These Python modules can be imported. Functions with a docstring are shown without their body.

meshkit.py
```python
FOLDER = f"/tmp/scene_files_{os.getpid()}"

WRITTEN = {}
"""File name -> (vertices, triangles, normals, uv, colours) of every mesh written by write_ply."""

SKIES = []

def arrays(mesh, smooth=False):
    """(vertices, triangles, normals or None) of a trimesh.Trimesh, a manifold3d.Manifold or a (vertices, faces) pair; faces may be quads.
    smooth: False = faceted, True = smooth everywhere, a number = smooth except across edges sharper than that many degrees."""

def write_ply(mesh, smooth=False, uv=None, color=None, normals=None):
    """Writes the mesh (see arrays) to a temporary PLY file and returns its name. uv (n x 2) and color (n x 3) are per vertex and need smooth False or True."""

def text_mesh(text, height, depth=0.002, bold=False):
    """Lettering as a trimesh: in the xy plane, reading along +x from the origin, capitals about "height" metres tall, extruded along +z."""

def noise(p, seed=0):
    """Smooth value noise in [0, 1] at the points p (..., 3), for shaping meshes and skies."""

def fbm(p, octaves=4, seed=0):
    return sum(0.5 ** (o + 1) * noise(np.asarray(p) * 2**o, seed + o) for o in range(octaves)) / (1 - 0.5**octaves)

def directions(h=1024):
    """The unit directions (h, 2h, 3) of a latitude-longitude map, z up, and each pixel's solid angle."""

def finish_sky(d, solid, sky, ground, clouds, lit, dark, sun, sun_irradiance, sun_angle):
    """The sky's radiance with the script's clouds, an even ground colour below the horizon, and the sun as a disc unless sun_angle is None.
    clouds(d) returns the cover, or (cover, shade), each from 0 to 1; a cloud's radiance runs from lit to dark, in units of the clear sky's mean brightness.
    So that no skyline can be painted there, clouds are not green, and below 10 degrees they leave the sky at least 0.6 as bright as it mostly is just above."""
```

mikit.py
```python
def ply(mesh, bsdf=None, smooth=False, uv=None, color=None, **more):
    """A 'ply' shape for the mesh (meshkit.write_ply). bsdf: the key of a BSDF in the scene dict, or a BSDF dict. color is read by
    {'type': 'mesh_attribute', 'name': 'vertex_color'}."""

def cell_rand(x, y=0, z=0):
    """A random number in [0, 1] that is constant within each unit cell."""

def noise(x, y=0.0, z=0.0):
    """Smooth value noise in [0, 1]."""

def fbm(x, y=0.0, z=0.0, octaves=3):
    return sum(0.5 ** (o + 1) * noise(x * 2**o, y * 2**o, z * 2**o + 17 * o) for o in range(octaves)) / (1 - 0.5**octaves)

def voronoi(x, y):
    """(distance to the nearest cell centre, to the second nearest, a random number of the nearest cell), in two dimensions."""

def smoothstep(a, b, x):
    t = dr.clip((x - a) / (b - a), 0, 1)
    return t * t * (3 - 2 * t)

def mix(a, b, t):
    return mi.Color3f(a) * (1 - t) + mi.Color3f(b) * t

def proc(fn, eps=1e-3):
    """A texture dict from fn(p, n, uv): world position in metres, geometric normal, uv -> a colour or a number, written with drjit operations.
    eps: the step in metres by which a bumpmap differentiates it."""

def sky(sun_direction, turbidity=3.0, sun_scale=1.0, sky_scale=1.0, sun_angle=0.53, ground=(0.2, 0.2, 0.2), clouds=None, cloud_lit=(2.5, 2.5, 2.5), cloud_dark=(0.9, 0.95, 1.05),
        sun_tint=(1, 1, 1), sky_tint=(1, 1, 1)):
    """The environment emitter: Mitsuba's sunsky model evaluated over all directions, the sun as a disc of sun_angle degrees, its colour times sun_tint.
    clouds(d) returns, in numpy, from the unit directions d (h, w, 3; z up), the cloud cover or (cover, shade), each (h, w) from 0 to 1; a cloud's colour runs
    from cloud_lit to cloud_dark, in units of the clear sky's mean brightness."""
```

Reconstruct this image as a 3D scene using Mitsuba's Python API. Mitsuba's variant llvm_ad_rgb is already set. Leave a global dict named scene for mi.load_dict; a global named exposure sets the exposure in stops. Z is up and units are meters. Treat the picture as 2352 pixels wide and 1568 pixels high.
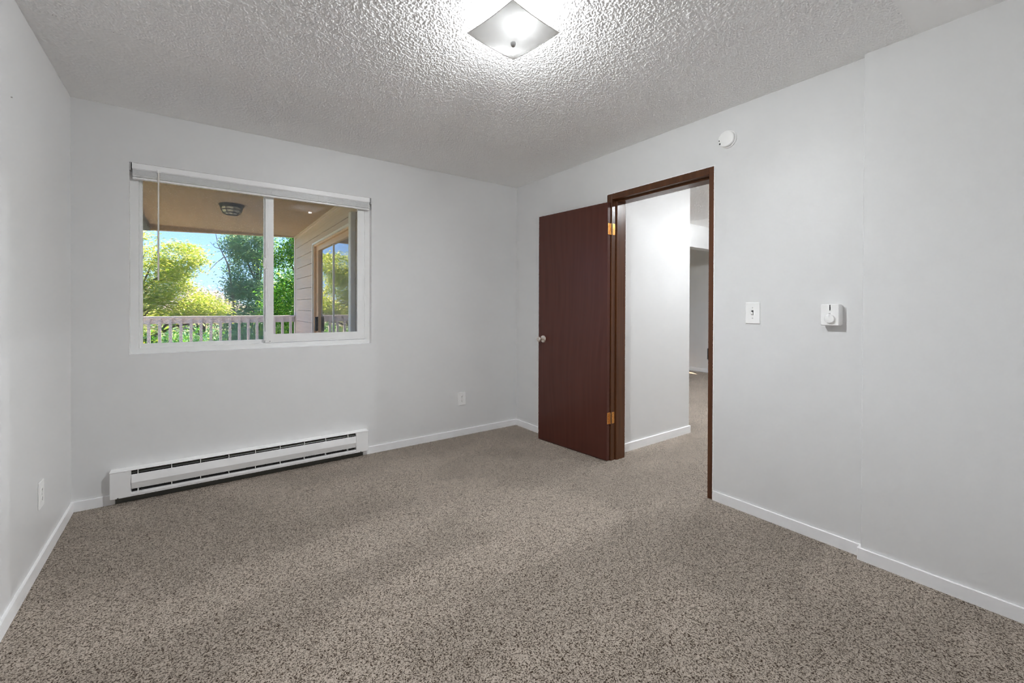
import math, random
import numpy as np
import trimesh
import drjit as dr
import mitsuba as mi
import mikit, meshkit
from shapely.geometry import Polygon, box as sbox

T = mi.ScalarTransform4f
scene, labels = {'type': 'scene'}, {}
rng = np.random.default_rng(7)

# ------------------------------------------------------------------ camera, sky, exposure
exposure = 0.0
F_PX, CX, CY = 981.17, 1176.0, 708.6
YAW, ROLL, PITCH = 0.62476, 0.0034, -0.00547
EYE = np.array([-2.6167, -3.5466, 1.2199])
FWD = np.array([math.sin(YAW) * math.cos(PITCH), math.cos(YAW) * math.cos(PITCH), math.sin(PITCH)])
R0 = np.array([math.cos(YAW), -math.sin(YAW), 0.0])
U0 = np.cross(R0, FWD)
RIGHT = R0 * math.cos(ROLL) + U0 * math.sin(ROLL)
UP = np.cross(RIGHT, FWD)
scene['camera'] = {'type': 'perspective', 'fov_axis': 'x', 'fov': math.degrees(2 * math.atan(1176.0 / F_PX)),
                   'near_clip': 0.02, 'far_clip': 500.0,
                   'principal_point_offset_x': 0.0, 'principal_point_offset_y': (784.0 - CY) / 1568.0,
                   'to_world': T().look_at(origin=EYE.tolist(), target=(EYE + FWD).tolist(), up=UP.tolist())}
SUN_AZ, SUN_EL = math.radians(38), math.radians(48)      # azimuth from +y towards +x
SUN = [math.sin(SUN_AZ) * math.cos(SUN_EL), math.cos(SUN_AZ) * math.cos(SUN_EL), math.sin(SUN_EL)]
scene['sky'] = mikit.sky(SUN, turbidity=2.5, sun_scale=15.0, sky_scale=6.2, ground=(0.16, 0.16, 0.12), sky_tint=(0.78, 0.91, 1.14))
LAMP_DOWN = 8.0        # the ceiling lamp's light below its glass
LAMP_BULB = 620.0       # radiance of its bulbs above the glass
HALL_DOWN, HALL_BULB = 4.4, 450.0

# ------------------------------------------------------------------ helpers
def rgb(c):
    return {'type': 'rgb', 'value': [float(x) for x in c]}

def numbered(key):
    taken = lambda k: k in scene or any(q.startswith(k + '__') for q in scene)
    if not taken(key):
        return key
    n = 1
    while taken(f'{key}_{n:03d}'):
        n += 1
    return f'{key}_{n:03d}'

def obj(name, mesh, bsdf, parent=None, smooth=False, **kw):
    key = numbered(name if parent is None else parent + '__' + name)
    scene[key] = mikit.ply(mesh, bsdf, smooth=smooth, **kw)
    return key

def tag(key, label, cat=None, group=None, kind=None):
    labels[key] = {'label': label}
    if cat: labels[key]['category'] = cat
    if group: labels[key]['group'] = group
    if kind: labels[key]['kind'] = kind
    return key

def bx(x0, x1, y0, y1, z0, z1, b=0.0):
    """A box between two corners, its edges chamfered by b."""
    lo, hi = np.minimum((x0, y0, z0), (x1, y1, z1)), np.maximum((x0, y0, z0), (x1, y1, z1))
    if b <= 0:
        return trimesh.creation.box(bounds=[lo, hi])
    b = min(b, 0.45 * (hi - lo).min())
    pts = []
    for sx in (0, 1):
        for sy in (0, 1):
            for sz in (0, 1):
                c = np.where([sx, sy, sz], hi, lo)
                d = np.where([sx, sy, sz], -b, b)
                for k in range(3):
                    q = c + d
                    q[k] = c[k]
                    pts.append(q)
    return trimesh.convex.convex_hull(np.array(pts))

def join(*ms):
    return trimesh.util.concatenate(list(ms))

def tube(points, radii, n=8):
    """A tapering tube along points."""
    P = np.asarray(points, float)
    R = np.broadcast_to(np.asarray(radii, float), (len(P),))
    vs, fs = [], []
    for i in range(len(P)):
        t = P[min(i + 1, len(P) - 1)] - P[max(i - 1, 0)]
        t /= np.linalg.norm(t)
        a = np.cross(t, [0.3, 0.1, 0.95] if abs(t[2]) < 0.9 else [1, 0.2, 0])
        a /= np.linalg.norm(a)
        c = np.cross(t, a)
        an = np.arange(n) / n * 2 * np.pi
        vs.append(P[i] + R[i] * (np.cos(an)[:, None] * a + np.sin(an)[:, None] * c))
    for i in range(len(P) - 1):
        for k in range(n):
            a, b = i * n + k, i * n + (k + 1) % n
            fs += [[a, b, b + n], [a, b + n, a + n]]
    v = np.vstack(vs + [P[:1], P[-1:]])
    s, e = len(v) - 2, len(v) - 1
    for k in range(n):
        fs += [[s, (k + 1) % n, k], [e, (len(P) - 1) * n + k, (len(P) - 1) * n + (k + 1) % n]]
    return trimesh.Trimesh(v, fs, process=False)

def lathe(profile, axis, at, n=32):
    """Revolve (radius, height) pairs about an axis through 'at'."""
    m = trimesh.creation.revolve(np.asarray(profile, float), sections=n)
    m.apply_transform(trimesh.geometry.align_vectors([0, 0, 1], axis))
    m.apply_translation(at)
    return m

def prism(poly2d, plane, a, b):
    """Extrude a polygon: plane 'xz' along y, 'yz' along x, 'xy' along z, from a to b."""
    poly = poly2d if isinstance(poly2d, Polygon) else Polygon(poly2d)
    m = trimesh.creation.extrude_polygon(poly, abs(b - a), engine='earcut')
    v, lo = m.vertices.copy(), min(a, b)
    if plane == 'xz':
        m.vertices = np.c_[v[:, 0], lo + v[:, 2], v[:, 1]]
        m.invert()
    elif plane == 'yz':
        m.vertices = np.c_[lo + v[:, 2], v[:, 0], v[:, 1]]
    else:
        m.vertices = np.c_[v[:, 0], v[:, 1], lo + v[:, 2]]
    return m

def hole_frame(x0, x1, z0, z1, wl, wr, wb, wt):
    return Polygon([(x0, z0), (x1, z0), (x1, z1), (x0, z1)], [[(x0 + wl, z0 + wb), (x1 - wr, z0 + wb), (x1 - wr, z1 - wt), (x0 + wl, z1 - wt)]])

# ------------------------------------------------------------------ materials
noise, fbm, voronoi, smoothstep, mix, cell_rand = mikit.noise, mikit.fbm, mikit.voronoi, mikit.smoothstep, mikit.mix, mikit.cell_rand

def plain(key, c, rough=0.5, spec=0.5, metallic=0.0, **kw):
    scene[key] = {'type': 'twosided', 'bsdf': {'type': 'principled', 'base_color': rgb(c), 'roughness': rough, 'specular': spec, 'metallic': metallic, **kw}}
    return key

def orange_peel(p, n, uv):
    return noise(p.x * 130, p.y * 130, p.z * 130) * 0.7 + noise(p.x * 260, p.y * 260, p.z * 260) * 0.3

scene['wall_paint'] = {'type': 'bumpmap', 'arbitrary': mikit.proc(orange_peel, eps=8e-4), 'scale': 0.0011,
                       'bsdf': {'type': 'twosided', 'bsdf': {'type': 'principled', 'base_color': rgb((0.735, 0.735, 0.735)), 'roughness': 0.38, 'specular': 0.30}}}
plain('trim_paint', (0.90, 0.905, 0.915), 0.35)
plain('vinyl', (0.82, 0.82, 0.815), 0.35)
plain('blind_white', (0.92, 0.92, 0.92), 0.35)
plain('enamel', (0.86, 0.86, 0.86), 0.32)
plain('plastic_white', (0.90, 0.90, 0.89), 0.35)
plain('dark_gap', (0.045, 0.045, 0.045), 0.6)
plain('black_plastic', (0.015, 0.015, 0.017), 0.4)
plain('fin_metal', (0.12, 0.125, 0.115), 0.35, metallic=0.7)
plain('popcorn', (0.89, 0.89, 0.885), 0.7, 0.25)
plain('nickel', (0.80, 0.73, 0.66), 0.16, metallic=1.0)
plain('brushed_steel', (0.52, 0.52, 0.52), 0.3, metallic=1.0)

def hammered(p, n, uv):
    return mix((0.55, 0.22, 0.05), (0.95, 0.52, 0.18), smoothstep(0.3, 0.75, noise(p.x * 350, p.y * 350, p.z * 350)))
scene['hammered_brass'] = {'type': 'twosided', 'bsdf': {'type': 'principled', 'base_color': mikit.proc(hammered), 'roughness': 0.3, 'metallic': 0.85}}

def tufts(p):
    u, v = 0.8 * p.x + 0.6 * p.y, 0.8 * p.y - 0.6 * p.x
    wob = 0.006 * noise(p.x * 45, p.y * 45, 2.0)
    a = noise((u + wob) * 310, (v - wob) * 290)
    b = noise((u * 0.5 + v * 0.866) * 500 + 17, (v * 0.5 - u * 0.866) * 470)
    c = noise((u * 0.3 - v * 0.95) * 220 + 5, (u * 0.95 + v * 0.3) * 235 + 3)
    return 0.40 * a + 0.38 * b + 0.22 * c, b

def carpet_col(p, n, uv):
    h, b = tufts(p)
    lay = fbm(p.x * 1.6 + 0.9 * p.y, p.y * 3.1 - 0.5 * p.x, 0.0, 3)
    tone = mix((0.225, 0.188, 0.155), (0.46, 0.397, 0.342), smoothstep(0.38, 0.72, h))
    return mix((0.042, 0.028, 0.020), tone, smoothstep(0.30, 0.45, h)) * (0.92 + 0.18 * smoothstep(0.35, 0.65, lay))  # dark pits: shade between the tufts, painted into the carpet colour

def carpet_bump(p, n, uv):
    return smoothstep(0.28, 0.70, tufts(p)[0])

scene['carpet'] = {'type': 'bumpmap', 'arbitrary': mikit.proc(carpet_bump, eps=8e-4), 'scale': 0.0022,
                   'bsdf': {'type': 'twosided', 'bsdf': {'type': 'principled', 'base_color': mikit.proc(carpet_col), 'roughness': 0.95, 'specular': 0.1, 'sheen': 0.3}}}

def door_wood(p, n, uv):
    g = fbm(p.y * 60 + 6 * noise(p.z * 1.5, p.y * 3), p.z * 2.2, 0, 3)
    return mix((0.064, 0.0185, 0.0125), (0.080, 0.0240, 0.0160), g)
scene['door_wood'] = {'type': 'twosided', 'bsdf': {'type': 'principled', 'base_color': mikit.proc(door_wood), 'roughness': 0.30, 'specular': 0.38}}

def frame_wood(p, n, uv):
    g = fbm(p.x * 90 + 40 * p.y, p.z * 3.0 + p.y * 3, 0, 3)
    return mix((0.054, 0.0185, 0.007), (0.105, 0.037, 0.012), g)
scene['frame_wood'] = {'type': 'twosided', 'bsdf': {'type': 'principled', 'base_color': mikit.proc(frame_wood), 'roughness': 0.28, 'specular': 0.5}}

scene['clear_glass'] = {'type': 'thindielectric', 'int_ior': 1.5, 'ext_ior': 1.0}
scene['window_glass'] = {'type': 'thindielectric', 'int_ior': 1.34, 'ext_ior': 1.0}
def dust(p, n, uv):
    speck = smoothstep(0.80, 0.90, noise(p.x * 420, p.z * 420, 3.0))
    return dr.clip(0.02 + 0.13 * fbm(p.x * 3.2, p.z * 2.4, 1.0, 3) * smoothstep(-2.9, -2.2, p.x) + 0.14 * speck, 0, 1)
scene['dusty_glass'] = {'type': 'blendbsdf', 'weight': mikit.proc(dust), 'bsdf_0': {'type': 'thindielectric', 'int_ior': 1.34, 'ext_ior': 1.0},
                        'bsdf_1': {'type': 'principledthin', 'base_color': rgb((0.55, 0.68, 0.85)), 'roughness': 0.8, 'diff_trans': 1.2, 'spec_trans': 0.0}}
scene['frosted_glass'] = {'type': 'principledthin', 'base_color': rgb((0.80, 0.80, 0.79)), 'roughness': 0.25, 'diff_trans': 0.048, 'spec_trans': 0.0, 'eta': 1.5}
scene['wand_plastic'] = {'type': 'twosided', 'bsdf': {'type': 'principled', 'base_color': rgb((0.72, 0.69, 0.64)), 'roughness': 0.15, 'specular': 0.6}}

def siding_col(p, n, uv):
    g = fbm(p.y * 4, p.z * 60, p.x * 4, 3)
    return mix((0.55, 0.49, 0.45), (0.66, 0.59, 0.54), g)
scene['siding_paint'] = {'type': 'twosided', 'bsdf': {'type': 'principled', 'base_color': mikit.proc(siding_col), 'roughness': 0.6, 'specular': 0.3}}
def stucco(p, n, uv):
    return mix((0.33, 0.265, 0.20), (0.41, 0.33, 0.25), fbm(p.x * 70, p.y * 70, 0, 3))
scene['soffit_stucco'] = {'type': 'twosided', 'bsdf': {'type': 'principled', 'base_color': mikit.proc(stucco), 'roughness': 0.85, 'specular': 0.2}}
plain('beam_paint', (0.11, 0.125, 0.155), 0.7)
plain('rail_paint', (0.74, 0.72, 0.76), 0.55)
def weather(p, n, uv):
    return mix((0.30, 0.26, 0.22), (0.46, 0.41, 0.36), fbm(p.y * 30, p.z * 9, 0, 4))
scene['weathered'] = {'type': 'twosided', 'bsdf': {'type': 'principled', 'base_color': mikit.proc(weather), 'roughness': 0.8, 'specular': 0.2}}
plain('corner_white', (0.74, 0.70, 0.66), 0.5)
plain('tan_vinyl', (0.62, 0.44, 0.28), 0.4)
plain('white_frame', (0.82, 0.82, 0.80), 0.35)
plain('deck_board', (0.46, 0.38, 0.31), 0.7)
plain('iron', (0.02, 0.018, 0.016), 0.45)
plain('jelly_glass', (0.72, 0.72, 0.64), 0.2)
plain('bark', (0.085, 0.06, 0.05), 0.9, 0.1)
plain('pale_bark', (0.30, 0.23, 0.22), 0.9, 0.1)
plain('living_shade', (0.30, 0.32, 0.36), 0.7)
def soil(p, n, uv):
    return mix((0.02, 0.04, 0.012), (0.06, 0.08, 0.025), fbm(p.x * 1.5, p.y * 1.5, 0, 4))
scene['lawn_cover'] = {'type': 'twosided', 'bsdf': {'type': 'principled', 'base_color': mikit.proc(soil), 'roughness': 0.95, 'specular': 0.1}}
scene['leaf'] = {'type': 'principledthin', 'base_color': {'type': 'mesh_attribute', 'name': 'vertex_color'}, 'roughness': 0.35, 'diff_trans': 1.0, 'spec_trans': 0.0}

# ------------------------------------------------------------------ the room
H, W, BACK = 2.44, 3.2504, -3.74
LA = 0.0206                                          # the left wall opens out by 1.2 degrees
# floor: the bedroom, hall and living room carpet
tag(obj('floor', bx(-3.5, 5.1, -4.3, 0.10, -0.06, 0.0), 'carpet'), 'speckled beige brown looped carpet, shade between its tufts painted in, covering the floor of the bedroom and hall', 'carpet', kind='structure')
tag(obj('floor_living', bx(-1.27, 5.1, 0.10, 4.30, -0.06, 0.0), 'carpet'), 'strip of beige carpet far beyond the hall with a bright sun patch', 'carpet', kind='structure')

def popcorn(x0, x1, y0, y1, step, seed, amp):
    nx, ny = int((x1 - x0) / step) + 1, int((y1 - y0) / step) + 1
    X, Y = np.meshgrid(np.linspace(x0, x1, nx), np.linspace(y0, y1, ny), indexing='ij')
    P = np.stack([X, Y, np.zeros_like(X)], -1)
    n1 = meshkit.noise(P * [170, 170, 1] + 3.3, seed)
    n2 = meshkit.noise(P * [260, 260, 1] + 8.1, seed + 5)
    n3 = meshkit.noise(P * [9, 9, 1], seed + 9)
    t = np.clip((0.62 * n1 + 0.38 * n2 - 0.36 + 0.10 * (n3 - 0.5)) / 0.36, 0, 1)
    Z = H - amp * (t * t * (3 - 2 * t)) - 0.0008 * n2
    v = np.c_[X.ravel(), Y.ravel(), Z.ravel()]
    i = np.arange(nx * ny).reshape(nx, ny)
    a, b, c, d = i[:-1, :-1].ravel(), i[1:, :-1].ravel(), i[1:, 1:].ravel(), i[:-1, 1:].ravel()
    return trimesh.Trimesh(v, np.vstack([np.c_[a, c, b], np.c_[a, d, c]]), process=False)

tag(obj('ceiling', join(popcorn(-3.262, 0.002, -3.05, -0.95, 0.0028, 11, 0.0034), popcorn(-3.262, 0.002, -0.95, 0.002, 0.0044, 11, 0.0036)), 'popcorn', smooth=True), 'white popcorn textured ceiling of the bedroom', 'ceiling', kind='structure')
obj('back_area', bx(-3.3, 0.0, BACK, -3.045, H - 0.002, H + 0.05), 'popcorn', 'ceiling')
tag(obj('ceiling_hall', popcorn(0.12, 3.0, -2.2, 0.02, 0.0065, 31, 0.0040), 'popcorn', smooth=True), 'grey popcorn ceiling seen beyond the doorway', 'ceiling', kind='structure')
obj('far_area', join(bx(3.0, 5.1, -4.3, 4.3, H - 0.003, H + 0.05), bx(0.12, 3.0, -4.3, -2.2, H - 0.003, H + 0.05), bx(-1.3, 3.0, 0.02, 4.3, H - 0.003, H + 0.05)), 'popcorn', 'ceiling_hall')
tag(obj('roof_slab', bx(-3.7, 5.2, -4.4, 4.36, H + 0.055, H + 0.32), 'beam_paint'), 'slab of the storey above the room', 'roof', kind='structure')

# window wall with its opening
WX0, WX1, WZ0, WZ1 = -2.993, -1.493, 0.9095, 2.1085
ww = Polygon([(-3.45, -0.05), (1.21, -0.05), (1.21, H + 0.05), (-3.45, H + 0.05)], [[(WX0, WZ0), (WX1, WZ0), (WX1, WZ1), (WX0, WZ1)]])
tag(obj('wall_window', prism(ww, 'xz', 0.0, 0.15), 'wall_paint'), 'light grey wall that holds the window and the baseboard heater', 'wall', kind='structure')
# left wall
def lx(y): return -W + LA * -y
lw = Polygon([(lx(0.15), 0.15), (lx(BACK - 0.1), BACK - 0.1), (lx(BACK - 0.1) - 0.15, BACK - 0.1), (lx(0.15) - 0.15, 0.15)])
tag(obj('wall_left', prism(lw, 'xy', -0.05, H + 0.05), 'wall_paint'), 'light grey wall at the left edge with one outlet', 'wall', kind='structure')
# door wall with its opening, and the shallow projecting part beside it
DY0, DY1, DZ = -1.217, -2.098, 2.110
dw = Polygon([(0.0, -0.05), (0.0, H + 0.05), (BACK - 0.1, H + 0.05), (BACK - 0.1, -0.05), (DY1, -0.05), (DY1, DZ), (DY0, DZ), (DY0, -0.05)])
tag(obj('wall_door', prism(dw, 'yz', 0.0, 0.125), 'wall_paint'), 'light grey wall around the doorway with switch, thermostat and detector', 'wall', kind='structure')
SX, SY = -0.0379, -2.863
tag(obj('wall_projection', bx(SX, 0.0, BACK, SY, -0.05, H + 0.02, 0.003), 'wall_paint'), 'slightly projecting light grey wall at the right edge', 'wall', kind='structure')
tag(obj('wall_back', bx(-3.5, 0.12, BACK - 0.15, BACK, -0.05, H + 0.05), 'wall_paint'), 'light grey wall behind the viewer', 'wall', kind='structure')

# baseboards
BT, BH = 0.0115, 0.060
def board(y0, y1, x0, x1, end=None): return bx(x0, x1, y0, y1, -0.01, BH, 0.0025)
HX0, HX1 = -3.077, -1.535                            # heater ends
tag(obj('baseboard_window', bx(HX1 - 0.03, -0.001, -BT, 0.0, -0.01, BH, 0.0025), 'trim_paint'), 'white baseboard between the heater and the far corner', 'baseboard', kind='structure')
tag(obj('baseboard_corner', bx(lx(0) + 0.002, HX0 + 0.02, -BT, 0.0, -0.01, BH, 0.0025), 'trim_paint'), 'short white baseboard between the left corner and the heater', 'baseboard', kind='structure')
lb = prism(Polygon([(lx(0), 0), (lx(BACK), BACK), (lx(BACK) + BT, BACK), (lx(0) + BT, 0)]), 'xy', -0.01, BH)
tag(obj('baseboard_left', lb, 'trim_paint'), 'white baseboard along the left wall', 'baseboard', kind='structure')
tag(obj('baseboard_door', bx(-BT, 0.0, -0.002, DY0 + 0.002, -0.01, BH, 0.0025), 'trim_paint'), 'white baseboard behind the open door', 'baseboard', kind='structure')
tag(obj('baseboard_right', bx(-BT, 0.0, DY1 - 0.006, SY, -0.01, BH, 0.0025), 'trim_paint'), 'white baseboard between the doorway and the wall projection', 'baseboard', kind='structure')
tag(obj('baseboard_projection', join(bx(SX - BT, SX, SY + BT, BACK, -0.01, BH, 0.0025), bx(SX - 0.001, -BT, SY, SY + BT, -0.01, BH, 0.0025)), 'trim_paint'), 'white baseboard on the projecting wall at the right edge', 'baseboard', kind='structure')

# ------------------------------------------------------------------ doorway: frame and open door
fr = 'door_frame'
JI, JR, HB = -1.267, -2.066, 2.064
obj('hinge_jamb', bx(-0.004, 0.045, DY0, JI, -0.01, DZ, 0.003), 'frame_wood', fr)
obj('hinge_stop', bx(0.045, 0.150, DY0, JI - 0.013, -0.01, DZ, 0.003), 'frame_wood', fr)
obj('strike_jamb', bx(-0.004, 0.045, DY1, JR, -0.01, DZ, 0.003), 'frame_wood', fr)
obj('strike_stop', bx(0.045, 0.150, DY1, JR + 0.013, -0.01, DZ, 0.003), 'frame_wood', fr)
obj('head', bx(-0.004, 0.045, JI, JR, HB, DZ, 0.003), 'frame_wood', fr)
obj('head_stop', bx(0.045, 0.150, JI, JR, HB - 0.014, DZ, 0.003), 'frame_wood', fr)
tag(obj('strike_plate', bx(-0.006, 0.030, JR + 0.0035, JR - 0.002, 0.885, 0.955, 0.001), 'black_plastic', fr), 'dark strike plate on the jamb')
tag(obj('caulk_bead', join(bx(-0.003, 0.0, DY1, DY1 - 0.007, 0.0, DZ + 0.006, 0.001), bx(-0.003, 0.0, DY0 + 0.006, DY1 - 0.007, DZ, DZ + 0.006, 0.001)), 'trim_paint', fr), 'thin white bead where the frame meets the wall')
tag(fr, 'dark brown wooden door frame around the opening to the hall', 'door frame', kind='structure')

dr_ = 'door_1'
PIV = np.array([-0.010, -1.262])
ANG = math.radians(5.6)
DU = np.array([-math.sin(ANG), math.cos(ANG)])       # along the leaf from hinge to latch
DT = np.array([-math.cos(ANG), -math.sin(ANG)])      # from the wall side of the leaf to the side in view
def leaf(m):
    """Build in (u along the leaf, t through it, z) and stand it at its hinge."""
    m = m.copy()
    v = m.vertices
    m.vertices = np.c_[PIV[0] + DU[0] * v[:, 0] + DT[0] * v[:, 1], PIV[1] + DU[1] * v[:, 0] + DT[1] * v[:, 1], v[:, 2]]
    m.invert()
    return m
DW, DTH = 0.765, 0.036
obj('slab', leaf(bx(0.003, DW, 0.0, DTH, 0.006, 2.040, 0.0015)), 'door_wood', dr_)
k0 = (DW - 0.062, 0.0, 0.925)
for side, t0, s in ((0, DTH, 1), (1, 0.0, -1)):
    rose = lathe([(0, 0.0), (0.032, 0.0), (0.0325, 0.004), (0.029, 0.008), (0.014, 0.011), (0.012, 0.0135), (0, 0.0135)], [0, s, 0], (k0[0], t0, k0[2]), 36)
    knob = lathe([(0, 0.012), (0.0105, 0.012), (0.0095, 0.026), (0.013, 0.034), (0.021, 0.043), (0.0245, 0.053), (0.0235, 0.061), (0.018, 0.066), (0.010, 0.0665), (0.008, 0.064), (0, 0.064)], [0, s, 0], (k0[0], t0, k0[2]), 36)
    kk = obj('knob', leaf(knob), 'nickel', dr_, smooth=40)
    obj('rose', leaf(rose), 'nickel', kk, smooth=40)
    if side == 0: tag(kk, 'polished nickel door knob')
for zc in (1.832, 0.338):
    hg = dr_ + '__hinge' if zc > 1 else dr_ + '__hinge_001'
    z0, z1 = zc - 0.045, zc + 0.045
    pts = leaf(bx(0.0005, 0.0032, 0.004, 0.034, z0, z1, 0.0006))
    obj('door_plate', pts, 'hammered_brass', hg)
    obj('jamb_plate', bx(0.004, 0.036, JI - 0.0012, JI + 0.001, z0, z1, 0.0004), 'hammered_brass', hg)
    kn = [lathe([(0, 0), (0.0062, 0), (0.0062, 0.0176), (0, 0.0176)], [0, 0, 1], (PIV[0] - 0.004, PIV[1] - 0.003, z0 + q * 0.018), 12) for q in range(5)]
    obj('knuckle', join(*kn), 'hammered_brass', hg, smooth=40)
    tag(hg, 'hammered brass hinge')
tag(dr_, 'dark reddish brown flush door standing open against the wall', 'door', kind='structure')

# ------------------------------------------------------------------ window
wn = 'window_1'
FY = 0.050
obj('frame', prism(hole_frame(WX0, WX1, WZ0, WZ1, 0.040, 0.040, 0.034, 0.040), 'xz', FY, 0.135), 'vinyl', wn)
# fixed light (left): thin inner border deeper in the frame
fx = 'window_1__fixed_sash'
L0, L1 = WX0 + 0.040, -2.226
B0, B1 = WZ0 + 0.034, WZ1 - 0.040
obj('rim', join(prism(hole_frame(L0, L1, B0, B1, 0.016, 0.034, 0.027, 0.026), 'xz', 0.078, 0.105), bx(L0, L0 + 0.010, 0.066, 0.080, B0, B1, 0.001)), 'vinyl', fx)
gp = lambda x0, x1, z0, z1, y: trimesh.Trimesh([[x0, y, z0], [x1, y, z0], [x1, y, z1], [x0, y, z1]], [[0, 1, 2], [0, 2, 3]], process=False)
tag(obj('pane', gp(L0 + 0.012, L1 - 0.030, B0 + 0.022, B1 - 0.02, 0.090), 'dusty_glass', fx), 'dusty glass pane')
sl = 'window_1__sliding_sash'
S0, S1 = -2.250, WX1 - 0.034
obj('rim', prism(hole_frame(S0, S1, B0 + 0.002, B1, 0.050, 0.062, 0.062, 0.040), 'xz', 0.056, 0.076), 'vinyl', sl)
obj('step', prism(hole_frame(S0 + 0.014, S1 - 0.016, B0 + 0.014, B1, 0.038, 0.049, 0.051, 0.040), 'xz', 0.0535, 0.058), 'vinyl', sl)
obj('pane', gp(S0 + 0.046, S1 - 0.058, B0 + 0.058, B1 - 0.03, 0.066), 'window_glass', sl)
lt = obj('latch', bx(S0 - 0.013, S0 + 0.006, 0.045, 0.060, 1.485, 1.570, 0.005), 'vinyl', sl)
obj('lever', bx(S0 - 0.018, S0 - 0.004, 0.036, 0.047, 1.500, 1.545, 0.004), 'vinyl', lt)
lt2 = obj('latch', bx(S0 - 0.013, S0 + 0.004, 0.046, 0.060, 0.960, 1.030, 0.005), 'vinyl', sl)
tag(obj('screw', lathe([(0, 0), (0.004, 0), (0.003, 0.002), (0, 0.002)], [0, -1, 0], (S0 + 0.028, 0.056, B0 + 0.014), 10), 'dark_gap', sl), 'small dark screw head')
tag(wn, 'white two part sliding window looking onto the balcony', 'window', kind='structure')

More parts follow.
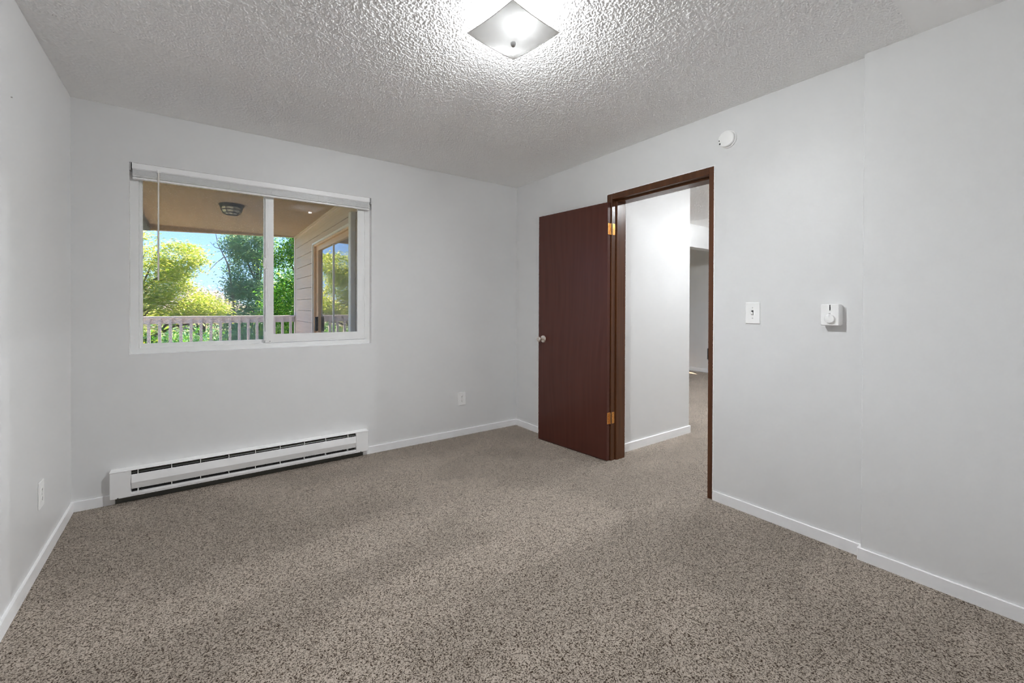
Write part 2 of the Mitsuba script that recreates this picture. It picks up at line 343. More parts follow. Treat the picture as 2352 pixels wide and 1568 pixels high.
# raised mini blind
mb = 'mini_blind'
X0, X1 = WX0 + 0.012, WX1 - 0.012
obj('headrail', bx(X0, X1, 0.008, 0.046, 2.070, 2.1075, 0.003), 'blind_white', mb)
obj('valance', bx(X0, X1, 0.003, 0.0065, 2.074, 2.1082, 0.001), 'blind_white', mb)
def slat(z, k):
    a = np.linspace(-1, 1, 5)
    ys = 0.0185 + 0.0135 * a + 0.0012 * math.sin(k * 2.1)
    zs = z + 0.0016 * (1 - a * a)
    v, f = [], []
    for x in (X0 + 0.003, X1 - 0.003):
        for dz in (0.0, 0.0021):
            v += [[x, y, q + dz] for y, q in zip(ys, zs)]
    for j in range(4):
        f += [[j, 10 + j, 11 + j], [j, 11 + j, j + 1], [5 + j, 16 + j, 15 + j], [5 + j, 6 + j, 16 + j]]
    f += [[0, 5, 15], [0, 15, 10], [4, 14, 19], [4, 19, 9]]
    return trimesh.Trimesh(v, f, process=False)
for k in range(14):
    z = 2.0645 - 0.0030 * k - 0.0008 * (k % 3)
    obj('slat', slat(z, k), 'blind_white', mb)
obj('bottom_rail', bx(X0 + 0.002, X1 - 0.002, 0.006, 0.034, 2.010, 2.0215, 0.003), 'blind_white', mb)
wd = obj('wand', tube([(-2.852, 0.000, 2.066), (-2.853, -0.003, 1.80), (-2.853, -0.002, 1.378)], [0.0046, 0.0046, 0.0050], 8), 'wand_plastic', mb, smooth=50)
tag(wd, 'translucent tilt wand')
obj('hook', join(tube([(-2.850, 0.010, 2.074), (-2.851, -0.001, 2.078), (-2.852, -0.001, 2.062)], [0.003, 0.0035, 0.0035], 8), bx(-2.862, -2.838, -0.004, 0.006, 2.064, 2.084, 0.004)), 'plastic_white', mb)
for x in (-2.47, -2.215, -1.90, -1.62):
    obj('ladder_cord', join(tube([(x, 0.0030, 2.072), (x, 0.0030, 2.012)], 0.0013, 6), tube([(x, 0.041, 2.07), (x, 0.041, 2.012)], 0.0013, 6), bx(x - 0.010, x + 0.010, 0.0030, 0.008, 2.008, 2.016, 0.001)), 'plastic_white', mb)
tag(obj('end_bracket', bx(WX0, X0 - 0.004, 0.005, 0.048, 2.060, 2.108, 0.001), 'brushed_steel', mb), 'grey metal end bracket')
obj('end_bracket', bx(X1 + 0.004, WX1, 0.005, 0.048, 2.060, 2.108, 0.001), 'brushed_steel', mb)
tag(mb, 'white mini blind pulled up tight at the top of the window', 'blind')

# ------------------------------------------------------------------ baseboard heater
bh = 'baseboard_heater'
D0 = -0.064
HZ0, HZ1 = 0.030, 0.212
CL, CR = -2.980, -1.633                              # inner edges of the end boxes
obj('back_plate', bx(HX0 + 0.004, HX1 - 0.004, -0.004, -0.0005, HZ0, HZ1 - 0.002, 0.001), 'enamel', bh)
top = prism([(-0.001, HZ1), (D0 + 0.002, HZ1 - 0.001), (D0 - 0.002, HZ1 - 0.005), (D0 - 0.001, HZ1 - 0.0065), (D0 + 0.003, HZ1 - 0.004), (-0.001, HZ1 - 0.003)], 'yz', HX0 - 0.001, HX1 + 0.001)
obj('top_cover', top, 'enamel', bh)
for a, b in ((HX0, CL), (CR, HX1)):
    ec = obj('end_box', bx(a, b, D0, -0.0005, HZ0 + 0.016, HZ1 - 0.0065, 0.002), 'enamel', bh)
    obj('screw', lathe([(0, 0), (0.0035, 0), (0.003, 0.0015), (0, 0.0015)], [0, -1, 0], ((a + b) / 2 - 0.012, D0, HZ0 + 0.020), 10), 'dark_gap', ec)
fp = prism([(D0 + 0.004, 0.180), (D0 - 0.006, 0.131), (D0 + 0.006, 0.090), (D0 + 0.0075, 0.0905), (D0 - 0.0042, 0.131), (D0 + 0.0056, 0.1795)], 'yz', CL + 0.001, CR - 0.001)
obj('front_panel', fp, 'enamel', bh)
lip = prism([(D0 + 0.001, 0.074), (D0 - 0.001, 0.060), (D0 + 0.001, HZ0 + 0.017), (-0.004, HZ0 + 0.012), (-0.004, HZ0 + 0.014), (D0 + 0.004, HZ0 + 0.020), (D0 + 0.0025, 0.060), (D0 + 0.004, 0.0735)], 'yz', CL, CR)
obj('lower_lip', lip, 'enamel', bh)
tag(obj('inner_duct', join(bx(CL, CR, -0.014, -0.0045, 0.062, HZ1 - 0.004), bx(CL, CR, -0.050, -0.046, 0.100, 0.176)), 'dark_gap', bh), 'dark inside of the heater')
fins = [bx(x, x + 0.0012, -0.044, -0.016, 0.105, 0.172) for x in np.linspace(CL + 0.05, CR - 0.05, 150)]
tag(obj('heating_fins', join(*fins, tube([(CL, -0.030, 0.138), (CR, -0.030, 0.138)], 0.008, 10)), 'fin_metal', bh), 'grey heating fins on their tube', kind='stuff')
obj('deflector', prism([(-0.010, 0.206), (-0.042, 0.194), (-0.050, 0.183), (-0.049, 0.182), (-0.041, 0.192), (-0.010, 0.203)], 'yz', CL, CR), 'fin_metal', bh)
for x in (-2.948, -2.785, -2.635, -2.479, -2.322, -2.168, -2.008, -1.859, -1.694):
    obj('bracket', prism([(D0 + 0.004, 0.176), (D0 + 0.004, HZ1 - 0.006), (-0.008, HZ1 - 0.006), (-0.008, 0.066), (D0 + 0.006, 0.066), (D0 + 0.006, 0.092), (-0.014, 0.096), (-0.014, 0.176)], 'yz', x - 0.002, x + 0.002), 'enamel', bh)
tag(obj('toe_shade', bx(HX0 + 0.012, HX1 - 0.012, -0.010, -0.0005, 0.0, HZ0 + 0.014), 'fin_metal', bh), 'dark strip painted in for the shade under the heater')  # dark colour stands in for the shaded wall below the heater
tag(bh, 'long white electric baseboard heater under the window', 'heater')

# ------------------------------------------------------------------ small things on the walls
def outlet(name, M, label):
    """Duplex outlet built in (u across, v up, w out of the wall) and placed by the function M."""
    def put(m): 
        m = m.copy(); m.vertices = M(m.vertices); m.fix_normals(); return m
    obj('plate', put(bx(-0.0405, 0.0405, -0.062, 0.062, 0.0, 0.006, 0.0022)), 'plastic_white', name)
    for s in (-1, 1):
        f = Polygon([(0.0165 * math.cos(a) * (1.02 if 1 else 1), 0.0125 * max(-0.95, min(0.95, 1.25 * math.sin(a)))) for a in np.linspace(0, 2 * np.pi, 28)[:-1]])
        m = prism(f, 'xy', 0.005, 0.0078); m.apply_translation([0, s * 0.0205, 0])
        rc = obj('receptacle', put(m), 'plastic_white', name)
        obj('slots', put(join(bx(-0.0068, -0.0044, s * 0.0205 - 0.002, s * 0.0205 + 0.0065, 0.0070, 0.0081), bx(0.0044, 0.0068, s * 0.0205 - 0.002, s * 0.0205 + 0.0065, 0.0070, 0.0081), bx(-0.0022, 0.0022, s * 0.0205 - 0.0092, s * 0.0205 - 0.0050, 0.0070, 0.0081))), 'dark_gap', rc)
    sc = lathe([(0, 0.005), (0.0035, 0.005), (0.003, 0.0072), (0, 0.0075)], [0, 0, 1], (0, 0, 0), 12)
    obj('screw', put(sc), 'brushed_steel', name)
    tag(name, label, 'outlet')
outlet('outlet', lambda v: np.c_[-0.642 + v[:, 0], -v[:, 2], 0.3465 + v[:, 1]], 'white duplex outlet low on the wall between heater and corner')
LN, LD = np.array([math.cos(LA), math.sin(LA)]), np.array([math.sin(LA), -math.cos(LA)])
P0 = np.array([lx(-0.650), -0.650])
outlet('outlet_001', lambda v: np.c_[P0[0] - LD[0] * v[:, 0] + LN[0] * v[:, 2], P0[1] - LD[1] * v[:, 0] + LN[1] * v[:, 2], 0.336 + v[:, 1]], 'white duplex outlet on the left wall, seen edge on')

ls = 'light_switch'
obj('plate', bx(-0.0065, 0.0, -2.2985, -2.3795, 1.1225, 1.2485, 0.0024), 'plastic_white', ls)
tg = trimesh.creation.box(extents=[0.016, 0.0095, 0.0105]); tg.apply_transform(trimesh.transformations.rotation_matrix(0.5, [0, 1, 0])); tg.apply_translation([-0.011, -2.339, 1.183])
obj('toggle', tg, 'plastic_white', ls)
tag(obj('slot', bx(-0.0072, -0.004, -2.3335, -2.3445, 1.176, 1.2015), 'dark_gap', ls), 'dark slot around the toggle')
for z in (1.216, 1.155):
    obj('screw', lathe([(0, 0), (0.0032, 0), (0.0026, 0.0014), (0, 0.0016)], [-1, 0, 0], (-0.0064, -2.339, z), 12), 'brushed_steel', ls)
tag(ls, 'white toggle light switch beside the door frame', 'light switch')

th = 'thermostat'
TX = -0.046
ty0, ty1, tz0, tz1 = -2.694, -2.772, 1.1275, 1.2365
obj('body', bx(TX, -0.006, ty0, ty1, tz0, tz1, 0.003), 'plastic_white', th)
obj('base', bx(-0.010, 0.0, ty0 - 0.003, ty1 - 0.002, tz0 + 0.004, tz1 - 0.004, 0.002), 'plastic_white', th)
dl = obj('dial', lathe([(0, 0), (0.0225, 0), (0.0215, 0.010), (0.0205, 0.0118), (0.018, 0.0125), (0, 0.0125)], [-1, 0, 0], (TX, -2.734, 1.1620), 40), 'plastic_white', th, smooth=40)
obj('pointer', bx(TX - 0.0132, TX - 0.0115, -2.7332, -2.7348, 1.172, 1.182), 'brushed_steel', dl)
tag(obj('gauge_slot', bx(TX - 0.0006, TX + 0.002, -2.7318, -2.7362, 1.2045, 1.2320), 'black_plastic', th), 'black vertical gauge slot')
tag(obj('mark', bx(TX - 0.0005, TX + 0.001, -2.7275, -2.7365, 1.1870, 1.1895), 'dark_gap', th), 'short dark printed mark above the dial')
tag(th, 'white wall thermostat with a round dial, right of the light switch', 'thermostat')

sd = 'smoke_detector'
SC = (0.0, -2.186, 2.2490)
obj('base', lathe([(0, 0), (0.0535, 0), (0.0535, 0.010), (0.051, 0.012), (0, 0.012)], [-1, 0, 0], SC, 48), 'plastic_white', sd, smooth=40)
obj('cover', lathe([(0, 0.010), (0.0495, 0.012), (0.0495, 0.024), (0.047, 0.0285), (0.042, 0.0305), (0, 0.0315)], [-1, 0, 0], SC, 48), 'plastic_white', sd, smooth=40)
tag(obj('test_button', lathe([(0, 0), (0.0052, 0), (0.0046, 0.0012), (0, 0.0014)], [-1, 0, 0], (-0.0309, -2.150, 2.226), 16), 'black_plastic', sd), 'small round black button')
tag(obj('indicator', lathe([(0, 0), (0.0038, 0), (0.0034, 0.0010), (0, 0.0012)], [-1, 0, 0], (-0.0307, -2.1455, 2.2455), 14), 'black_plastic', sd), 'small black dot')
tag(sd, 'round white smoke detector on the wall above the doorway', 'smoke detector')
tag(obj('nail', lathe([(0, 0), (0.003, 0), (0.003, 0.004), (0, 0.005)], [1, 0.02, 0], (lx(-1.039), -1.039, 2.031), 10), 'brushed_steel'), 'tiny nail head high on the left wall', 'nail')

# ------------------------------------------------------------------ ceiling lamps
def ceiling_lamp(name, cx, cy, down, bulb, label, rot=0.0, bulb_dir=0.6, bulbs=(-1, 1)):
    half, zr, sag = 0.134, 2.338, 0.036
    n = 33
    u = np.linspace(-1, 1, n)
    U, V = np.meshgrid(u, u, indexing='ij')
    z = zr - sag * (1 - np.abs(U) ** 2.2) * (1 - np.abs(V) ** 2.2) + 0.006 * (U * V) ** 2
    ca, sa = math.cos(rot), math.sin(rot)
    X, Y = cx + half * (U * ca - V * sa), cy + half * (U * sa + V * ca)
    v = np.c_[X.ravel(), Y.ravel(), z.ravel()]
    i = np.arange(n * n).reshape(n, n)
    a, b, c, d = i[:-1, :-1].ravel(), i[1:, :-1].ravel(), i[1:, 1:].ravel(), i[:-1, 1:].ravel()
    f = np.vstack([np.c_[a, c, b], np.c_[a, d, c]])
    edge = np.r_[i[:, 0], i[-1, 1:], i[::-1, -1][1:], i[0, ::-1][1:-1]]
    obj('shade', trimesh.Trimesh(v, f, process=False), 'frosted_glass', name, smooth=True)
    obj('rim', tube(np.vstack([v[edge], v[edge[:1]]]), 0.0018, 6), 'plastic_white', name, smooth=True)
    obj('canopy', lathe([(0, 2.438), (0.062, 2.438), (0.062, 2.428), (0.055, 2.422), (0, 2.420)], [0, 0, 1], (cx, cy, 0), 40), 'enamel', name, smooth=40)
    obj('stem', lathe([(0, 2.425), (0.005, 2.425), (0.005, 2.300), (0, 2.300)], [0, 0, 1], (cx, cy, 0), 12), 'brushed_steel', name, smooth=40)
    tag(obj('finial', lathe([(0, 2.304), (0.0105, 2.303), (0.011, 2.299), (0.0098, 2.294), (0.0085, 2.290), (0.0055, 2.287), (0, 2.286)], [0, 0, 1], (cx, cy, 0), 24), 'brushed_steel', name, smooth=40), 'small steel finial knob')
    for s in bulbs:
        p = np.array([cx + s * 0.080 * math.cos(bulb_dir), cy + s * 0.080 * math.sin(bulb_dir), 2.360])
        scene[numbered(name + '__bulb')] = {'type': 'sphere', 'center': p.tolist(), 'radius': 0.021, 'bsdf': {'type': 'ref', 'id': 'plastic_white'},
                                           'emitter': {'type': 'area', 'radiance': rgb((bulb * 0.965, bulb, bulb * 1.025))}}
    scene[name + '_light'] = {'type': 'spot', 'to_world': T().look_at(origin=[cx, cy, 2.282], target=[cx, cy, 0.0], up=[0, 1, 0]),
                              'cutoff_angle': 99.0, 'beam_width': 48.0, 'intensity': rgb((down * 0.965, down, down * 1.025))}
    tag(name, label, 'ceiling light')
ceiling_lamp('ceiling_lamp', -1.585, -2.118, LAMP_DOWN, LAMP_BULB, 'square frosted glass ceiling lamp, lit, on the popcorn ceiling', 0.147, 1.25)
ceiling_lamp('ceiling_lamp_002', 2.62, -1.45, 14.0, 3600.0, 'square frosted glass lamp on the living room ceiling, hidden behind the door frame', bulbs=(0,))
ceiling_lamp('ceiling_lamp_001', 0.95, -2.15, HALL_DOWN, HALL_BULB, 'square frosted glass lamp on the hall ceiling, out of sight past the door frame', bulbs=(0,))

# ------------------------------------------------------------------ beyond the doorway
tag(obj('wall_hall', bx(0.124, 1.205, -1.193, 0.149, -0.05, H + 0.02, 0.002), 'wall_paint'), 'white wall across the hall seen through the doorway', 'wall', kind='structure')
tag(obj('baseboard_hall', join(bx(0.15, 1.217, -1.205, -1.193, -0.01, BH + 0.01, 0.0025), bx(1.205, 1.217, -1.205, 0.1, -0.01, BH + 0.01, 0.0025)), 'trim_paint'), 'white baseboard on the wall across the hall', 'baseboard', kind='structure')
tag(obj('wall_soffit', bx(1.205, 4.97, 0.009, 0.16, 2.103, H + 0.02, 0.003), 'wall_paint'), 'white dropped beam high beyond the hall', 'wall', kind='structure')
fw = Polygon([(-4.3, -0.05), (4.3, -0.05), (4.3, H + 0.05), (-4.3, H + 0.05)], [[(1.19, 0.36), (3.1, 0.36), (3.1, 2.05), (1.19, 2.05)]])  # unseen opening, placed and sized to let in the sun patch
tag(obj('wall_far', prism(fw, 'yz', 4.97, 5.10), 'wall_paint'), 'pale wall at the far end of the living room under the dropped beam', 'wall', kind='structure')
tag(obj('added_sun_block', bx(5.10, 5.95, -4.3, 4.3, 2.40, H + 0.3), 'beam_paint'), 'unseen slab added outside the far wall to trim the sun patch', 'roof', kind='structure')  # unseen slab, added to cut the sun down to a small patch
tag(obj('baseboard_far', bx(4.958, 4.97, -4.2, 1.18, -0.01, BH + 0.01, 0.002), 'trim_paint'), 'white baseboard at the foot of the far living room wall', 'baseboard', kind='structure')
tag(obj('wall_hall_end', bx(0.12, 5.1, -4.45, -4.3, -0.05, H + 0.05), 'wall_paint'), 'wall at the hidden end of the hall', 'wall', kind='structure')
tag(obj('wall_north', bx(-1.40, 5.1, 4.10, 4.235, -0.3, H + 0.05), 'wall_paint'), 'outer wall of the living room beside the balcony', 'wall', kind='structure')

# ------------------------------------------------------------------ balcony
BXS, BZC, BY = -1.400, 2.345, 4.24
tag(obj('ceiling_balcony', bx(-3.222, BXS + 0.01, 0.15, BY + 0.02, BZC, H + 0.05), 'soffit_stucco'), 'brown stucco ceiling over the balcony outside the window', 'ceiling', kind='structure')
tag(obj('beam', bx(-3.62, -3.222, 0.15, BY + 0.05, 2.262, H + 0.05), 'beam_paint'), 'dark blue grey beam along the left edge of the balcony ceiling', 'beam', kind='structure')
tag(obj('header_beam', prism([(-3.222, 2.266), (BXS - 0.02, 2.338), (BXS - 0.02, H + 0.05), (-3.222, H + 0.05)], 'xz', BY - 0.05, BY + 0.05), 'soffit_stucco'), 'narrow header along the outer edge of the balcony ceiling', 'beam', kind='structure')
for y in np.arange(0.16, BY + 0.1, 0.142):
    obj('board', bx(-3.62, BXS, y, y + 0.136, -0.12, -0.08, 0.004), 'deck_board', 'balcony_deck')
tag('balcony_deck', 'wooden boards of the balcony floor', 'balcony floor', kind='structure')
sw = 'wall_siding'
GY0, GY1, GZ = 0.80, 2.765, 2.045                   # rough opening of the sliding door
core = Polygon([(0.15, -0.3), (GY0, -0.3), (GY0, GZ), (GY1, GZ), (GY1, -0.3), (4.235, -0.3), (4.235, H), (0.15, H)])
obj('core', prism(core, 'yz', -1.385, -1.27), 'living_shade', sw)
def plank(y0, y1, z0, z1):
    return prism([(BXS + 0.016, z0), (BXS - 0.007, z0), (BXS - 0.001, z1), (BXS + 0.016, z1)], 'xz', y0, y1)
PZ, PH = 2.302, 0.1655
zt = PZ
while zt > -0.2:
    z0 = zt - PH
    if z0 > GZ + 0.01:
        obj('plank', plank(0.16, 4.19, z0 + 0.005, zt), 'siding_paint', sw)
    else:
        ztc = zt
        obj('plank', plank(GY1 + 0.03, 4.19, z0 + 0.005, zt), 'siding_paint', sw)
        if zt > GZ + 0.02:
            obj('plank', plank(GY0 - 0.03, GY1 + 0.03, GZ + 0.012, zt), 'siding_paint', sw)
    zt = z0
tag(obj('flat_board', bx(BXS - 0.006, BXS + 0.014, 0.16, GY0 - 0.03, -0.3, GZ + 0.02, 0.002), 'weathered', sw), 'weathered flat grey brown board')
obj('frieze_board', bx(BXS - 0.022, BXS + 0.01, 0.16, 4.235, 2.302, BZC, 0.003), 'siding_paint', sw)
tag(obj('corner_board', join(bx(BXS - 0.016, BXS + 0.03, 4.19, 4.262, -0.3, BZC, 0.003)), 'corner_white', sw), 'pale corner board')
tag(sw, 'taupe lap siding wall along the right side of the balcony', 'wall', kind='structure')

sg = 'door_2'
obj('casing', prism(Polygon([(GY0 - 0.03, -0.1), (GY1 + 0.03, -0.1), (GY1 + 0.03, GZ + 0.018), (GY0 - 0.03, GZ + 0.018)], [[(GY0, -0.05), (GY1, -0.05), (GY1, GZ - 0.004), (GY0, GZ - 0.004)]]), 'yz', BXS - 0.020, BXS + 0.02), 'white_frame', sg)
def gframe(y0, y1, z0, z1, wa, wb, wt, x0, x1):
    return prism(Polygon([(y0, z0), (y1, z0), (y1, z1), (y0, z1)], [[(y0 + wa, z0 + 0.08), (y1 - wb, z0 + 0.08), (y1 - wb, z1 - wt), (y0 + wa, z1 - wt)]]), 'yz', x0, x1)
tag(obj('tan_jamb', gframe(GY0, GY1, -0.1, GZ - 0.004, 0.03, 0.03, 0.02, BXS, BXS + 0.075), 'tan_vinyl', sg), 'tan inner jamb')
tag(obj('tan_panel_frame', gframe(GY0 + 0.03, GY1 - 0.03, -0.05, GZ - 0.024, 0.05, 0.115, 0.062, BXS + 0.026, BXS + 0.062), 'tan_vinyl', sg), 'tan frame of the sliding panel')
MID = 1.885
obj('meeting_stile', bx(BXS + 0.040, BXS + 0.060, MID - 0.012, MID + 0.012, 0.0, GZ - 0.08, 0.002), 'white_frame', sg)
gx = lambda y0, y1, z0, z1, x: trimesh.Trimesh([[x, y0, z0], [x, y1, z0], [x, y1, z1], [x, y0, z1]], [[0, 1, 2], [0, 2, 3]], process=False)
obj('pane', gx(MID, GY1 - 0.13, 0.02, GZ - 0.08, BXS + 0.046), 'clear_glass', sg)
obj('pane', gx(GY0 + 0.06, MID, 0.02, GZ - 0.08, BXS + 0.050), 'clear_glass', sg)
tag(obj('handle', bx(BXS - 0.012, BXS + 0.028, GY1 - 0.150, GY1 - 0.115, 0.88, 1.07, 0.008), 'black_plastic', sg), 'black pull handle')
tag(obj('end_post', bx(BXS - 0.055, BXS - 0.002, 0.768, 0.846, -0.1, GZ + 0.10, 0.006), 'white_frame', sg), 'white post at the near end')
tag(sg, 'sliding glass door with tan frame in the siding wall', 'door', kind='structure')

rl = 'balcony_railing'
RY = 4.15
obj('top_rail', bx(-3.62, BXS - 0.018, RY - 0.02, RY + 0.07, 1.034, 1.062, 0.004), 'rail_paint', rl)
obj('sub_rail', bx(-3.62, BXS - 0.018, RY + 0.036, RY + 0.074, 0.955, 1.036, 0.003), 'rail_paint', rl)
obj('bottom_rail', bx(-3.62, BXS - 0.018, RY + 0.036, RY + 0.074, 0.02, 0.11, 0.003), 'rail_paint', rl)
for k in range(19):
    x = -3.470 + 0.1172 * k
    if x < BXS - 0.03:
        obj('baluster', bx(x - 0.018, x + 0.018, RY - 0.002, RY + 0.036, -0.06, 1.034, 0.003), 'rail_paint', rl)
tag(rl, 'painted wooden railing at the far edge of the balcony', 'railing')

bl = 'balcony_light'
LC = (-2.366, 2.17)
obj('base', lathe([(0, 0.0), (0.118, 0.0), (0.120, 0.012), (0.108, 0.036), (0, 0.036)], [0, 0, -1], (LC[0], LC[1], BZC), 36), 'iron', bl, smooth=40)
obj('glass', lathe([(0, 0.03), (0.092, 0.034), (0.090, 0.062), (0.076, 0.092), (0.045, 0.108), (0, 0.112)], [0, 0, -1], (LC[0], LC[1], BZC), 36), 'jelly_glass', bl, smooth=50)
def ring(r, dz):
    a = np.linspace(0, 2 * np.pi, 33)
    return tube(np.c_[LC[0] + r * np.cos(a), LC[1] + r * np.sin(a), np.full(33, BZC - dz)], 0.0042, 6)
ribs = []
for a in np.arange(8) / 8 * 2 * np.pi + 0.2:
    c, s = math.cos(a), math.sin(a)
    obj('cage_rib', tube([(LC[0] + r * c, LC[1] + r * s, BZC - dz) for r, dz in ((0.104, 0.03), (0.099, 0.066), (0.084, 0.096), (0.050, 0.114), (0.006, 0.119))], 0.0042, 6), 'iron', bl)
for r, dz in ((0.099, 0.066), (0.080, 0.099)):
    obj('cage_ring', ring(r, dz), 'iron', bl)
tag(bl, 'black caged flush light on the balcony ceiling', 'ceiling light')

# ------------------------------------------------------------------ garden
tag(obj('ground', bx(-60, 40, 4.4, 90, -3.3, -3.2), 'lawn_cover'), 'grassy ground below the balcony', 'ground', kind='structure')
def leaves(centres, spread, n, size, colours, flat=0.5, seed=0):
    g = np.random.default_rng(seed)
    C = np.asarray(centres, float)
    idx = g.integers(0, len(C), n)
    sp = np.asarray(spread, float)
    P = C[idx] + g.normal(size=(n, 3)) * sp
    nz = g.normal(size=(n, 3)); nz[:, 2] = np.abs(nz[:, 2]) + flat
    nz /= np.linalg.norm(nz, axis=1, keepdims=True)
    t = np.cross(nz, g.normal(size=(n, 3))); t /= np.linalg.norm(t, axis=1, keepdims=True)
    b = np.cross(nz, t)
    s = size * g.uniform(0.65, 1.3, (n, 1))
    v = np.stack([P - t * s, P - b * s * 0.42 + nz * s * 0.12, P + t * s, P + b * s * 0.42 + nz * s * 0.12], 1).reshape(-1, 3)
    o = np.arange(n)[:, None] * 4
    f = np.vstack([o + [0, 1, 2], o + [0, 2, 3]])
    cols = np.asarray(colours, float)
    m = g.random((n, 1))
    pick = cols[g.integers(0, len(cols), n)] * (0.8 + 0.4 * m)
    return trimesh.Trimesh(v, f, process=False), np.repeat(np.clip(pick, 0, 1), 4, 0)
def blob(c, r, n, seed):
    g = np.random.default_rng(seed)
    d = g.normal(size=(n, 3)); d /= np.linalg.norm(d, axis=1, keepdims=True)
    return np.asarray(c) + d * np.asarray(r) * g.uniform(0.35, 1.0, (n, 1)) ** 0.6
def tree(name, label, cat, base, trunk_top, crowns, nleaf, size, colours, spread, seed, bark='bark', flat=0.5, rad=0.09, nb=9):
    """crowns: (centre, radii) ellipsoids that hold the leaf clusters."""
    g = np.random.default_rng(seed)
    tips = np.vstack([blob(c, r, int(20 * np.prod(r) ** 0.4) + 12, seed + k) for k, (c, r) in enumerate(crowns)])
    base, top = np.asarray(base, float), np.asarray(trunk_top, float)
    mid = (base + top) / 2 + g.normal(size=3) * [0.12, 0.12, 0]
    obj('trunk', tube([base, mid, top], [rad, rad * 0.8, rad * 0.5], 8), bark, name, smooth=50)
    for k in g.choice(len(tips), min(nb, len(tips)), replace=False):
        s = mid + (top - mid) * g.uniform(0.1, 1)
        m = (s + tips[k]) / 2 + [0, 0, 0.15]
        obj('branch', tube([s, m, tips[k]], [rad * 0.38, rad * 0.24, rad * 0.08], 6), bark, name, smooth=50)
    m, c = leaves(tips, spread, nleaf, size, colours, flat, seed + 50)
    k = obj('foliage', m, 'leaf', name, smooth=False, color=c)
    labels[k] = {'kind': 'stuff'}
    tag(name, label, cat, group=None)
YG = [(0.56, 0.62, 0.09), (0.38, 0.53, 0.07), (0.66, 0.68, 0.20), (0.25, 0.42, 0.06), (0.80, 0.80, 0.45)]
TG = [(0.14, 0.34, 0.20), (0.20, 0.42, 0.25), (0.10, 0.26, 0.19), (0.34, 0.50, 0.22), (0.45, 0.58, 0.40)]
DG = [(0.09, 0.30, 0.03), (0.14, 0.42, 0.04), (0.05, 0.20, 0.03), (0.34, 0.58, 0.07)]
tree('yellow_green_tree', 'bright yellow green leafy tree left of the patch of sky', 'tree', (-4.3, 9.2, -3.2), (-4.0, 9.2, 1.9),
     [((-3.70, 9.0, 2.25), (0.60, 0.8, 0.60)), ((-3.05, 9.0, 2.25), (0.42, 0.7, 0.50)), ((-3.05, 8.8, 1.60), (0.60, 0.7, 0.42)), ((-2.62, 8.8, 1.08), (0.52, 0.7, 0.24)), ((-3.6, 9.2, 1.2), (0.7, 0.8, 0.6)), ((-4.6, 9.2, 1.8), (0.7, 0.8, 0.9))],
     34000, 0.032, YG, (0.14, 0.16, 0.07), 3, nb=18, flat=0.9)
tree('teal_green_tree', 'blue green leafy tree right of the patch of sky, behind the dusty pane', 'tree', (-1.2, 11.5, -3.2), (-1.3, 11.5, 2.2),
     [((-1.62, 11.3, 1.9), (0.50, 0.8, 0.80)), ((-1.50, 11.3, 3.0), (0.62, 0.8, 0.50)), ((-1.55, 11.2, 0.6), (0.75, 0.8, 0.75))],
     26000, 0.038, TG, (0.16, 0.2, 0.13), 23, nb=14)
tree('dark_green_tree', 'deep green tree beside the corner of the siding wall', 'tree', (-0.2, 8.8, -3.2), (-0.3, 8.8, 1.8),
     [((-0.55, 8.6, 2.2), (0.75, 0.9, 0.9)), ((-0.75, 8.6, 1.1), (0.65, 0.8, 0.7)), ((-0.2, 8.7, 3.2), (0.8, 0.8, 0.6)), ((-0.7, 8.5, 0.2), (0.8, 0.8, 0.5))],
     30000, 0.040, DG, (0.15, 0.18, 0.12), 43, nb=12)
# bare tree against the sky
bt = 'bare_tree'
Yb = 11.0
obj('trunk', tube([(-1.80, Yb, -3.2), (-1.88, Yb, 0.2), (-1.936, Yb, 1.357), (-2.05, Yb, 2.345), (-2.152, Yb, 2.60), (-2.304, Yb, 2.94), (-2.36, Yb, 3.3)], [0.05, 0.036, 0.028, 0.020, 0.014, 0.009, 0.005], 8), 'pale_bark', bt, smooth=50)
for pts in ([(-2.152, Yb, 2.585), (-2.32, Yb + 0.1, 2.43), (-2.52, Yb + 0.1, 2.16)], [(-2.13, Yb, 2.57), (-2.0, Yb, 2.65), (-1.83, Yb, 2.72)], [(-2.05, Yb, 2.36), (-1.95, Yb, 2.40), (-1.86, Yb, 2.47)],
            [(-1.98, Yb, 1.8), (-2.14, Yb, 1.98), (-2.28, Yb, 2.02)], [(-1.94, Yb, 1.4), (-2.1, Yb, 1.62), (-2.34, Yb, 1.72)], [(-2.23, Yb, 2.8), (-2.36, Yb, 2.84), (-2.48, Yb, 2.98)], [(-1.93, Yb, 1.5), (-1.8, Yb, 1.7), (-1.72, Yb, 1.82)]):
    obj('branch', tube(pts, [0.012, 0.008, 0.004], 6), 'pale_bark', bt, smooth=50)
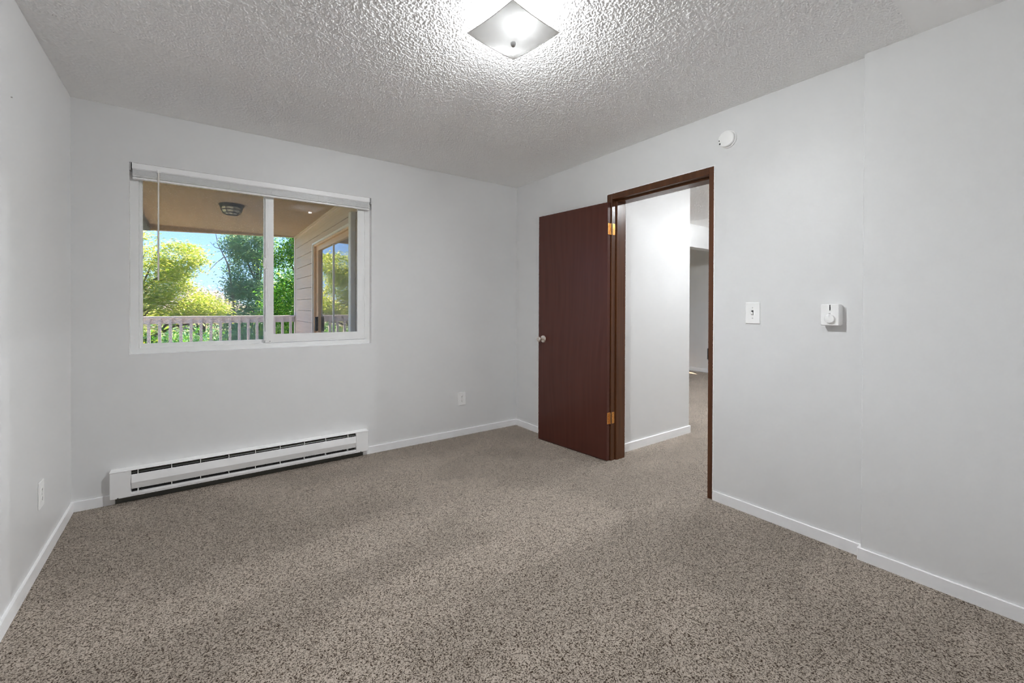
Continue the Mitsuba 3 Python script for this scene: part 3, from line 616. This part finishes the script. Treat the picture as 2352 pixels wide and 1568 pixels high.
tag(bt, 'thin leafless tree standing against the patch of sky', 'tree')
tree('blossom_tree', 'pale pinkish tree low behind the leafless tree', 'tree', (-2.6, 16.5, -3.2), (-2.6, 16.5, 0.8), [((-2.55, 16.5, 1.15), (1.1, 0.8, 0.85)), ((-3.6, 16.5, 1.2), (1.2, 0.8, 1.0))], 7000, 0.055,
     [(0.62, 0.52, 0.56), (0.50, 0.50, 0.46), (0.70, 0.62, 0.66)], (0.2, 0.2, 0.16), 61)
SH = ['dark green shrub low behind the railing at its left end', 'yellow tipped shrub low behind the left part of the railing', 'mottled green shrub low behind the middle of the railing', 'blue green shrub low behind the railing near the window mullion', 'glossy green shrub low behind the railing beside the siding corner']
for k, (x, y, cols) in enumerate([(-4.4, 7.6, TG), (-3.7, 7.4, DG + YG[:1]), (-2.9, 7.5, TG + DG), (-2.1, 7.5, TG), (-1.2, 7.3, DG)]):
    tree(numbered('shrub'), SH[k], 'shrub', (x, y, -3.2), (x, y, -0.4), [((x, y, 0.0), (0.55, 0.5, 0.62)), ((x, y, -1.2), (0.6, 0.5, 0.9))], 16000, 0.034, cols, (0.16, 0.14, 0.14), 80 + 7 * k, nb=6, rad=0.05)
HL = ['low dark tree far behind the pinkish tree', 'tall dark tree far behind the deep green tree at the siding corner']
for k, (x, top) in enumerate([(-3.6, 0.7), (1.0, 3.2)]):
    tree(numbered('hedge_tree'), HL[k], 'tree', (x, 19.0, -3.2), (x, 19.0, top - 1), [((x, 19.0, top - 1.5), (2.0, 0.9, 1.5)), ((x, 19.0, top - 3.4), (2.0, 0.9, 1.3))], 8000, 0.09, TG + DG, (0.3, 0.3, 0.25), 140 + 9 * k, nb=6)
hx = np.linspace(-7.5, 2.5, 14)
tree('hedge', 'long dark hedge across the garden, low behind the railing', 'hedge', (-2.5, 13.6, -3.2), (-2.5, 13.6, -0.8), [((x, 13.6, z), (0.62, 0.45, 0.8)) for x in hx for z in (-0.35, -1.9)], 22000, 0.06, TG + DG, (0.22, 0.2, 0.2), 300, nb=6)
